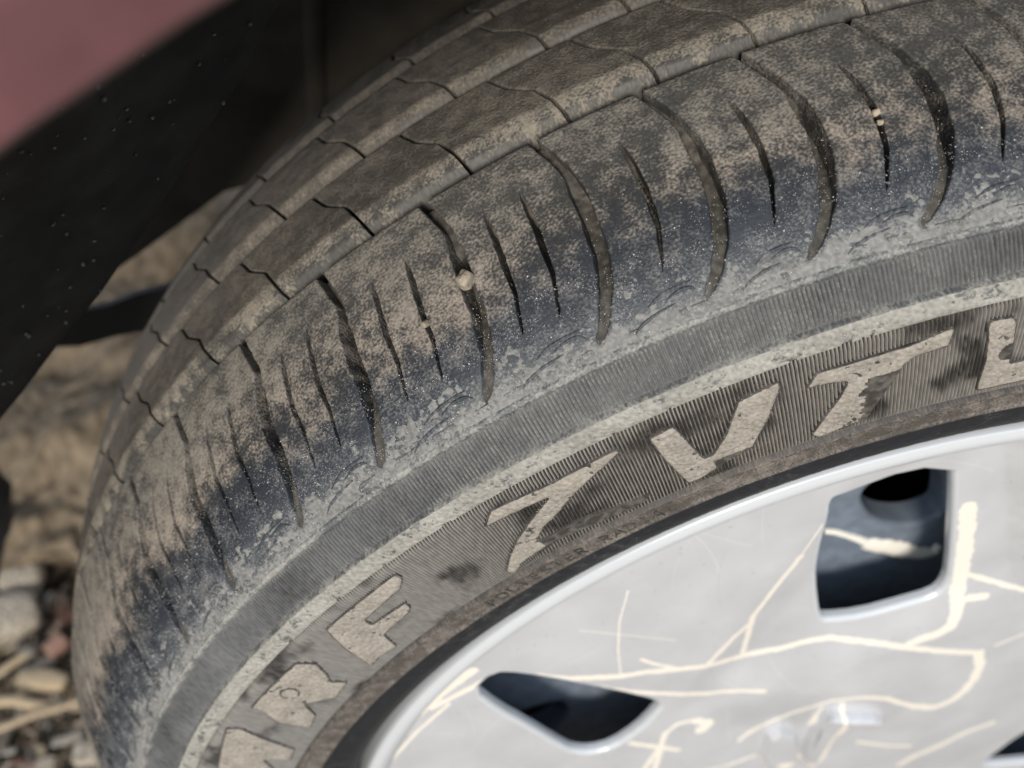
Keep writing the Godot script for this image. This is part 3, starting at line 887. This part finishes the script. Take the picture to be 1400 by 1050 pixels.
func build_steel_wheel() -> void:
	var w := thing("steel_wheel", "dark blue-grey steel wheel seen through openings of its cover", "wheel")
	on_wheel(w)
	var holes := []
	for q in 8: holes.append(ccw(turned(rounded(poly(VENT), 2), 45.0 * q)))
	var h := steel_height
	part("disc", pierced_plate(0.0, 170.0, holes, 4.5, h).mesh(), M.steel, w)
	for p in holes: part("vent_edge", rim_of_hole(p, [[0.0, 0.0], [1.0, 0.0006], [1.6, 0.002], [1.8, 0.009]], h).mesh(), M.steel, w)
	part("rim_barrel", lathe([Vector2(.170, -.018), Vector2(.176, -.010), Vector2(.181, -.008), Vector2(.183, -.012), Vector2(.172, -.03), Vector2(.160, -.06), Vector2(.165, -.13), Vector2(.182, -.142)], 120).mesh(), M.steel, w)
	part("brake_drum", lathe([Vector2(0.0001, -.07), Vector2(.135, -.07), Vector2(.14, -.074), Vector2(.14, -.12)], 80).mesh(), M.drum, w)
	# a bead of cream sealant that ran over the disc
	var path := poly([20.9,106.9,24.0,104.0,29.5,95.9,32.0,91.5,35.0,86.5,40.2,81.1,46.3,72.9,52.9,67.9,56.0,71.4])
	var wid := [1.3, 1.5, 1.8, 2.2, 4.6, 5.0, 4.6, 2.6, 2.6]
	var sh := Sheet.new()
	var m := 44
	for i in m + 1:
		var f := i / float(m) * (path.size() - 1.001); var j := int(f)
		var c := path[j].cubic_interpolate(path[j + 1], path[maxi(j - 1, 0)], path[mini(j + 2, path.size() - 1)], f - j)
		var dd := (path[j + 1] - path[j]).normalized(); var sd := Vector2(-dd.y, dd.x)
		var ww: float = lerpf(wid[j], wid[j + 1], f - j) * (1.0 + 0.3 * nf.get_noise_1d(i * 0.5))
		if i == 0 or i == m: ww *= 0.3
		for q in 9:
			var a := q / 8.0 * PI
			var p := c + sd * cos(a) * ww * 0.75
			sh.v.append(Vector3(p.x * 0.001, p.y * 0.001, -0.0299 + 0.0018 * sin(a)))
	sh.grid(0, m + 1, 9, true)
	var o := part("sealant_drip", sh.mesh(), M.drip)
	on_wheel(o)
	tag(o, "cream worm-like drip of sealant on the dark steel behind the cover", "drip")


# ------------------------------------------------------------------ car
func around(deg: float, r: float, z: float) -> Vector3:
	var a := deg_to_rad(deg)
	return HUB + Vector3(r * cos(a), r * sin(a), z)

func build_car() -> void:
	var car := thing("car_body", "dusty maroon car wing with black wheel arch above the tyre", "car")
	var sh := Sheet.new()
	var prof := [[.360, .0502], [.365, .0525], [.376, .054], [.40, .054], [.45, .050], [.50, .035], [.56, .01]]
	var n := 60
	for p in prof:
		for i in n + 1: sh.v.append(around(lerpf(8, 172, i / float(n)), p[0], p[1]))
	sh.grid(0, prof.size(), n + 1)
	part("wing_panel", sh.mesh(), M.paint, car)
	sh = Sheet.new()
	for p in [[.362, .028], [.3592, .036], [.3586, .044], [.3590, .0484], [.360, .0502]]:
		for i in n + 1: sh.v.append(around(lerpf(8, 172, i / float(n)), p[0], p[1] + 0.0))
	sh.grid(0, 5, n + 1)
	part("arch_lip", sh.mesh(), M.lip_dust, car)
	# black liner between the lip and the inner fold
	var crease := [60.0, .350, 100.0, .336, 115.0, .320, 122.0, .314, 126.0, .304, 132.0, .299, 139.0, .296, 146.0, .301, 151.0, .306, 165.0, .312, 180.0, .325]
	sh = Sheet.new()
	for j in 13:
		var f := j / 12.0
		for i in n + 1:
			var d := lerpf(8, 176, i / float(n))
			var rc := lerp_table(crease, d)
			var r := lerpf(.361, rc, f) + 0.012 * sin(f * PI)
			var z := lerpf(.034, -.08, f)
			sh.v.append(around(d, r + 0.0015 * nz.get_noise_2d(d * 0.1, f * 3), z))
	for f in [[0.004, -.083], [0.02, -.085], [0.05, -.086]]:
		for i in n + 1:
			var d := lerpf(8, 176, i / float(n))
			sh.v.append(around(d, lerp_table(crease, d) + f[0], f[1]))
	sh.grid(0, 16, n + 1, true)
	var liner := part("arch_liner", sh.mesh(), M.liner, car)
	# pale flecks of dirt on the liner
	var fl := MultiMesh.new(); fl.transform_format = MultiMesh.TRANSFORM_3D
	var fm := SphereMesh.new(); fm.radius = 1; fm.height = 2; fm.radial_segments = 5; fm.rings = 2
	fl.mesh = fm; fl.instance_count = 320
	for i in 320:
		var d := rng.randf_range(112, 158); var f := rng.randf_range(0.1, 0.98)
		var r := lerpf(.361, lerp_table(crease, d), f) + 0.012 * sin(f * PI)
		var k := rng.randf_range(0.0002, 0.0006)
		fl.set_instance_transform(i, Transform3D(Basis.from_euler(Vector3(rng.randf() * 6, rng.randf() * 6, 0)).scaled(Vector3(k, k * rng.randf_range(0.4, 1), k * rng.randf_range(1, 2))), around(d, r - 0.0008, lerpf(.034, -.08, f))))
	var fo := MultiMeshInstance3D.new(); fo.name = "dirt_flecks"; fo.multimesh = fl; fo.material_override = M.fleck; fo.set_meta("kind", "stuff"); liner.add_child(fo, true)
	# inner wall of the wheel well
	var wall := PackedVector2Array([Vector2(-.262, .386), Vector2(-.249, .394), Vector2(-.209, .42), Vector2(-.1, .44), Vector2(.42, .40), Vector2(.42, .82), Vector2(-.34, .82), Vector2(-.33, .50)])
	part("inner_wing", extruded(wall, -.206, -.200).mesh(), M.wall, car)
	sh = Sheet.new()
	for p in [[-.150, .60], [-.158, .53], [-.166, .47], [-.172, .42]]:
		for q in [[-.004, 0.0], [-.002, .003], [.002, .003], [.004, 0.0]]: sh.v.append(Vector3(p[0] + q[0], p[1], -.2 + q[1]))
	sh.grid(0, 4, 4)
	part("panel_seam", sh.mesh(), M.wall, car)
	# roof of the well and bonnet
	sh = Sheet.new()
	for z in [.02, -.1, -.206]:
		for i in n + 1: sh.v.append(around(lerpf(8, 128, i / float(n)), .375, z))
	sh.grid(0, 3, n + 1, true)
	part("well_roof", sh.mesh(), M.liner, car)
	sh = Sheet.new()
	for p in [[.80, .012], [.83, -.03], [.86, -.2], [.88, -.8], [.86, -1.4], [.80, -1.46]]:
		for x in [-.62, -.4, 0.0, .5, .9]: sh.v.append(Vector3(x, p[0] - maxf(0, -x - 0.3) * 0.3, p[1]))
	sh.grid(0, 6, 5)
	part("bonnet", sh.mesh(), M.paint, car)
	# upper wing skin between the arch and the bonnet
	sh = Sheet.new()
	for i in n + 1:
		var d := lerpf(8, 172, i / float(n))
		var p := around(d, .56, .01)
		sh.v.append(p); sh.v.append(Vector3(p.x, maxf(p.y, 0.80 - maxf(0, -p.x - 0.3) * 0.3), .012))
	sh.grid(0, n + 1, 2)
	part("wing_skin", sh.mesh(), M.paint, car)
	# black lower edge of the bumper behind the tyre
	var flap := PackedVector2Array([Vector2(-.31, .352), Vector2(-.296, .350), Vector2(-.285, .349), Vector2(-.271, .352), Vector2(-.255, .354), Vector2(-.20, .36), Vector2(-.20, .385), Vector2(-.246, .3755), Vector2(-.255, .374), Vector2(-.267, .370), Vector2(-.277, .368), Vector2(-.31, .372)])
	var corner := PackedVector2Array([Vector2(-.35, .30), Vector2(-.353, .26), Vector2(-.351, .252), Vector2(-.354, .245), Vector2(-.357, .237), Vector2(-.358, .229), Vector2(-.366, .218), Vector2(-.369, .21), Vector2(-.381, .185), Vector2(-.45, .19), Vector2(-.45, .30)])
	part("bumper_corner", extruded(corner, -.212, -.200).mesh(), M.flap, car)
	part("bumper_flap", extruded(flap, -.203, -.200).mesh(), M.flap, car)

func extruded(p: PackedVector2Array, z0: float, z1: float) -> Sheet:
	var sh := Sheet.new()
	p = ccw(p)
	var t := Geometry2D.triangulate_polygon(p)
	for z in [z1, z0]:
		var f0 := sh.v.size()
		for c in p: sh.v.append(Vector3(c.x, c.y, z))
		for i in range(0, t.size(), 3):
			var up := (p[t[i + 1]] - p[t[i]]).cross(p[t[i + 2]] - p[t[i]]) > 0
			if up == (z == z1): sh.idx.append_array(PackedInt32Array([f0 + t[i], f0 + t[i + 2], f0 + t[i + 1]]))
			else: sh.idx.append_array(PackedInt32Array([f0 + t[i], f0 + t[i + 1], f0 + t[i + 2]]))
	var first := sh.v.size()
	for i in p.size() + 1:
		var c := p[i % p.size()]
		sh.v.append(Vector3(c.x, c.y, z1)); sh.v.append(Vector3(c.x, c.y, z0))
	sh.grid(first, p.size() + 1, 2)
	return sh


# ------------------------------------------------------------------ ground
func build_ground() -> void:
	var sh := Sheet.new()
	var xs := PackedFloat32Array([-40, -8, -2]); var zs := PackedFloat32Array([-40, -8, -2, -1])
	var x := -1.0
	while x < 0.6: xs.append(x); x += 0.012
	xs.append_array(PackedFloat32Array([0.7, 1.5, 6, 40]))
	var z := -0.6
	while z < 0.3: zs.append(z); z += 0.012
	zs.append_array(PackedFloat32Array([0.4, 1, 4, 40]))
	for zz in zs:
		for xx in xs:
			var k := 1.0 if absf(xx) < 1.2 and absf(zz) < 1.2 else 0.0
			sh.v.append(Vector3(xx, -0.012 + k * 0.012 * nz.get_noise_2d(xx * 9, zz * 9), zz))
	sh.grid(0, zs.size(), xs.size())
	var g := part("ground", sh.mesh(), M.ground); g.set_meta("kind", "structure")
	# a higher bank of trodden, dried mud under the car, its broken edge towards the wheel
	sh = Sheet.new()
	var nx := 150; var nzr := 110
	for j in nzr:
		for i in nx:
			var xx := lerpf(-1.6, 0.5, i / float(nx - 1))
			var f := j / float(nzr - 1)
			var edge := -0.345 + 0.03 * nz.get_noise_2d(xx * 7, 4.0) + 0.012 * nf.get_noise_2d(xx * 40, 1)
			var zz := edge - 2.2 * f * f
			var y := 0.030 + 0.040 * nz.get_noise_2d(xx * 3.5 + 0.6 * zz, zz * 9) + 0.010 * (1.0 - absf(nf.get_noise_2d(xx * 9 + zz * 6, zz * 16))) * 2.0
			if j == 0: y = -0.03; zz -= 0.012
			elif j == 1: y = y * 0.75 ; zz += 0.004
			sh.v.append(Vector3(xx, y, zz))
	sh.grid(0, nzr, nx, true)
	var b := part("mud_bank", sh.mesh(), M.mudbank); b.set_meta("kind", "structure")

func lump(seed_: int, r: Vector3, rough := 0.25, flat_faces := 0.0) -> ArrayMesh:
	var sp := SphereMesh.new(); sp.radius = 1; sp.height = 2; sp.radial_segments = 18; sp.rings = 10
	var src := sp.get_mesh_arrays()
	var sh := Sheet.new()
	var v: PackedVector3Array = src[Mesh.ARRAY_VERTEX]
	for p in v:
		var q := p * (1.0 + rough * nz.get_noise_3d(p.x * 0.9 + seed_ * 7, p.y * 0.9, p.z * 0.9) + rough * 0.5 * nf.get_noise_3d(p.x * 2.2, p.y * 2.2 + seed_ * 3, p.z * 2.2))
		if flat_faces > 0: q = q.lerp(Vector3(clampf(q.x, -0.7, 0.7), clampf(q.y, -0.6, 0.6), clampf(q.z, -0.7, 0.7)), flat_faces)
		sh.v.append(q * r)
	sh.idx = src[Mesh.ARRAY_INDEX]
	return sh.mesh()

func stalk(pts: Array, r0: float, r1: float) -> ArrayMesh:
	var sh := Sheet.new()
	for i in pts.size():
		var d: Vector3 = (pts[mini(i + 1, pts.size() - 1)] - pts[maxi(i - 1, 0)]).normalized()
		var u := d.cross(Vector3.UP).normalized(); var w := u.cross(d)
		var r := lerpf(r0, r1, i / float(pts.size() - 1))
		for k in 9:
			var a := k / 8.0 * TAU
			sh.v.append(pts[i] + (u * cos(a) + w * sin(a) * 0.6) * r)
	sh.grid(0, pts.size(), 9, true)
	return sh.mesh()

func build_small_things() -> void:
	# stones caught in the tread
	var caught := [[97.1, 104.2, -0.4, Vector3(.0021, .0024, .0018), "beige angular stone wedged in a wide tread groove"], [99.6, 100.6, -0.2, Vector3(.0008, .0014, .0009), "tiny white stone caught in a narrow tread slit"],
		[78.63, 104.0, 0.5, Vector3(.0008, .0010, .0008), "small tan stone stuck high in a tread slit"], [78.66, 101.6, 0.2, Vector3(.0006, .0008, .0006), "tan crumb just below the small stone in a tread slit"]]
	for i in caught.size():
		var c: Array = caught[i]
		var o := part("tread_stone", lump(i + 60, c[3], 0.5, 0.5), M.stone if i < 2 else M.pebble)
		var p := pt(c[0], c[1], -c[2] + 0.6)
		o.position = HUB + p.rotated(Vector3(0, 0, 1), deg_to_rad(TILT)); o.rotation = Vector3(0.4 * i, 0.7, 0.3 + i)
		tag(o, c[4], "stone", "stones caught in the tread")
	# things lying on the ground beside the tyre
	var o := part("stone_chunk", lump(1, Vector3(.034, .016, .022), 0.25, 0.8), M.stone)
	o.position = Vector3(-.462, .008, -.297); o.rotation_degrees = Vector3(6, 20, -4); tag(o, "large pale grey stone chunk lying below the mud bank", "stone")
	o = part("stone_chunk", lump(4, Vector3(.02, .013, .014), 0.3, 0.6), M.stone)
	o.position = Vector3(-.455, .006, -.334); tag(o, "smaller pale stone tucked against the mud bank edge", "stone")
	o = part("brick_fragment", lump(2, Vector3(.011, .007, .008), 0.3, 0.9), M.brick)
	o.position = Vector3(-.420, .004, -.271); o.rotation_degrees = Vector3(0, 40, 8); tag(o, "small pinkish brick fragment among the litter", "brick")
	o = part("white_pebble", lump(3, Vector3(.007, .006, .006), 0.25), M.stone)
	o.position = Vector3(-.398, .004, -.262); tag(o, "small white pebble close beside the tyre", "stone")
	o = part("straw_stalk", stalk([Vector3(-.475, .006, -.242), Vector3(-.458, .008, -.252), Vector3(-.440, .007, -.266)], .0042, .0030), M.straw); tag(o, "short thick pale straw stalk beside the brick fragment", "straw")
	o = part("straw_stalk", stalk([Vector3(-.47, .010, -.232), Vector3(-.44, .012, -.228), Vector3(-.413, .008, -.219)], .0045, .0035), M.straw); tag(o, "long flat straw stalk crossing under a thinner one", "straw")
	o = part("straw_stalk", stalk([Vector3(-.452, .008, -.209), Vector3(-.425, .012, -.214), Vector3(-.394, .009, -.221)], .0030, .0022), M.straw); tag(o, "thin bent straw stalk pointing at the tyre", "straw")
	o = part("wood_chip", lump(5, Vector3(.022, .005, .009), 0.55, 0.6), M.straw)
	o.position = Vector3(-.425, .006, -.243); o.rotation_degrees.y = -12; tag(o, "flat pale wood chip lying above the straw", "wood chip")
	o = part("stone_chunk", lump(8, Vector3(.017, .007, .011), 0.2, 0.8), M.stone)
	o.position = Vector3(-.383, .004, -.185); tag(o, "flat whitish stone lying closest to the tyre", "stone")
	# loose litter: grit, bark, chaff
	var mm := MultiMesh.new(); mm.transform_format = MultiMesh.TRANSFORM_3D; mm.use_colors = true
	mm.mesh = lump(9, Vector3(1, 0.3, 0.55), 0.6, 0.9)
	var cols := [Color(.26, .215, .165), Color(.34, .29, .23), Color(.16, .12, .09), Color(.07, .053, .042), Color(.42, .38, .32), Color(.13, .07, .05), Color(.32, .26, .18), Color(.22, .19, .16)]
	mm.instance_count = 1500
	for i in 1500:
		var k := rng.randf_range(.002, .006) if rng.randf() < 0.8 else rng.randf_range(.006, .013)
		var p := Vector3(rng.randf_range(-.72, -.28), rng.randf_range(-.008, .002), rng.randf_range(-.36, -.06))
		var st := rng.randf_range(0.7, 3.2)
		mm.set_instance_transform(i, Transform3D(Basis.from_euler(Vector3(rng.randf_range(-.4, .4), rng.randf() * TAU, rng.randf_range(-.4, .4))).scaled_local(Vector3(k * st, k * 0.7, k)), p))
		var c: Color = cols[rng.randi() % cols.size()]
		mm.set_instance_color(i, c * rng.randf_range(0.75, 1.2))
	var lit := MultiMeshInstance3D.new(); lit.name = "ground_litter"; lit.multimesh = mm; lit.material_override = M.chip
	add_child(lit, true); lit.set_meta("kind", "stuff"); tag(lit, "loose grit, bark and chaff covering the ground", "litter")
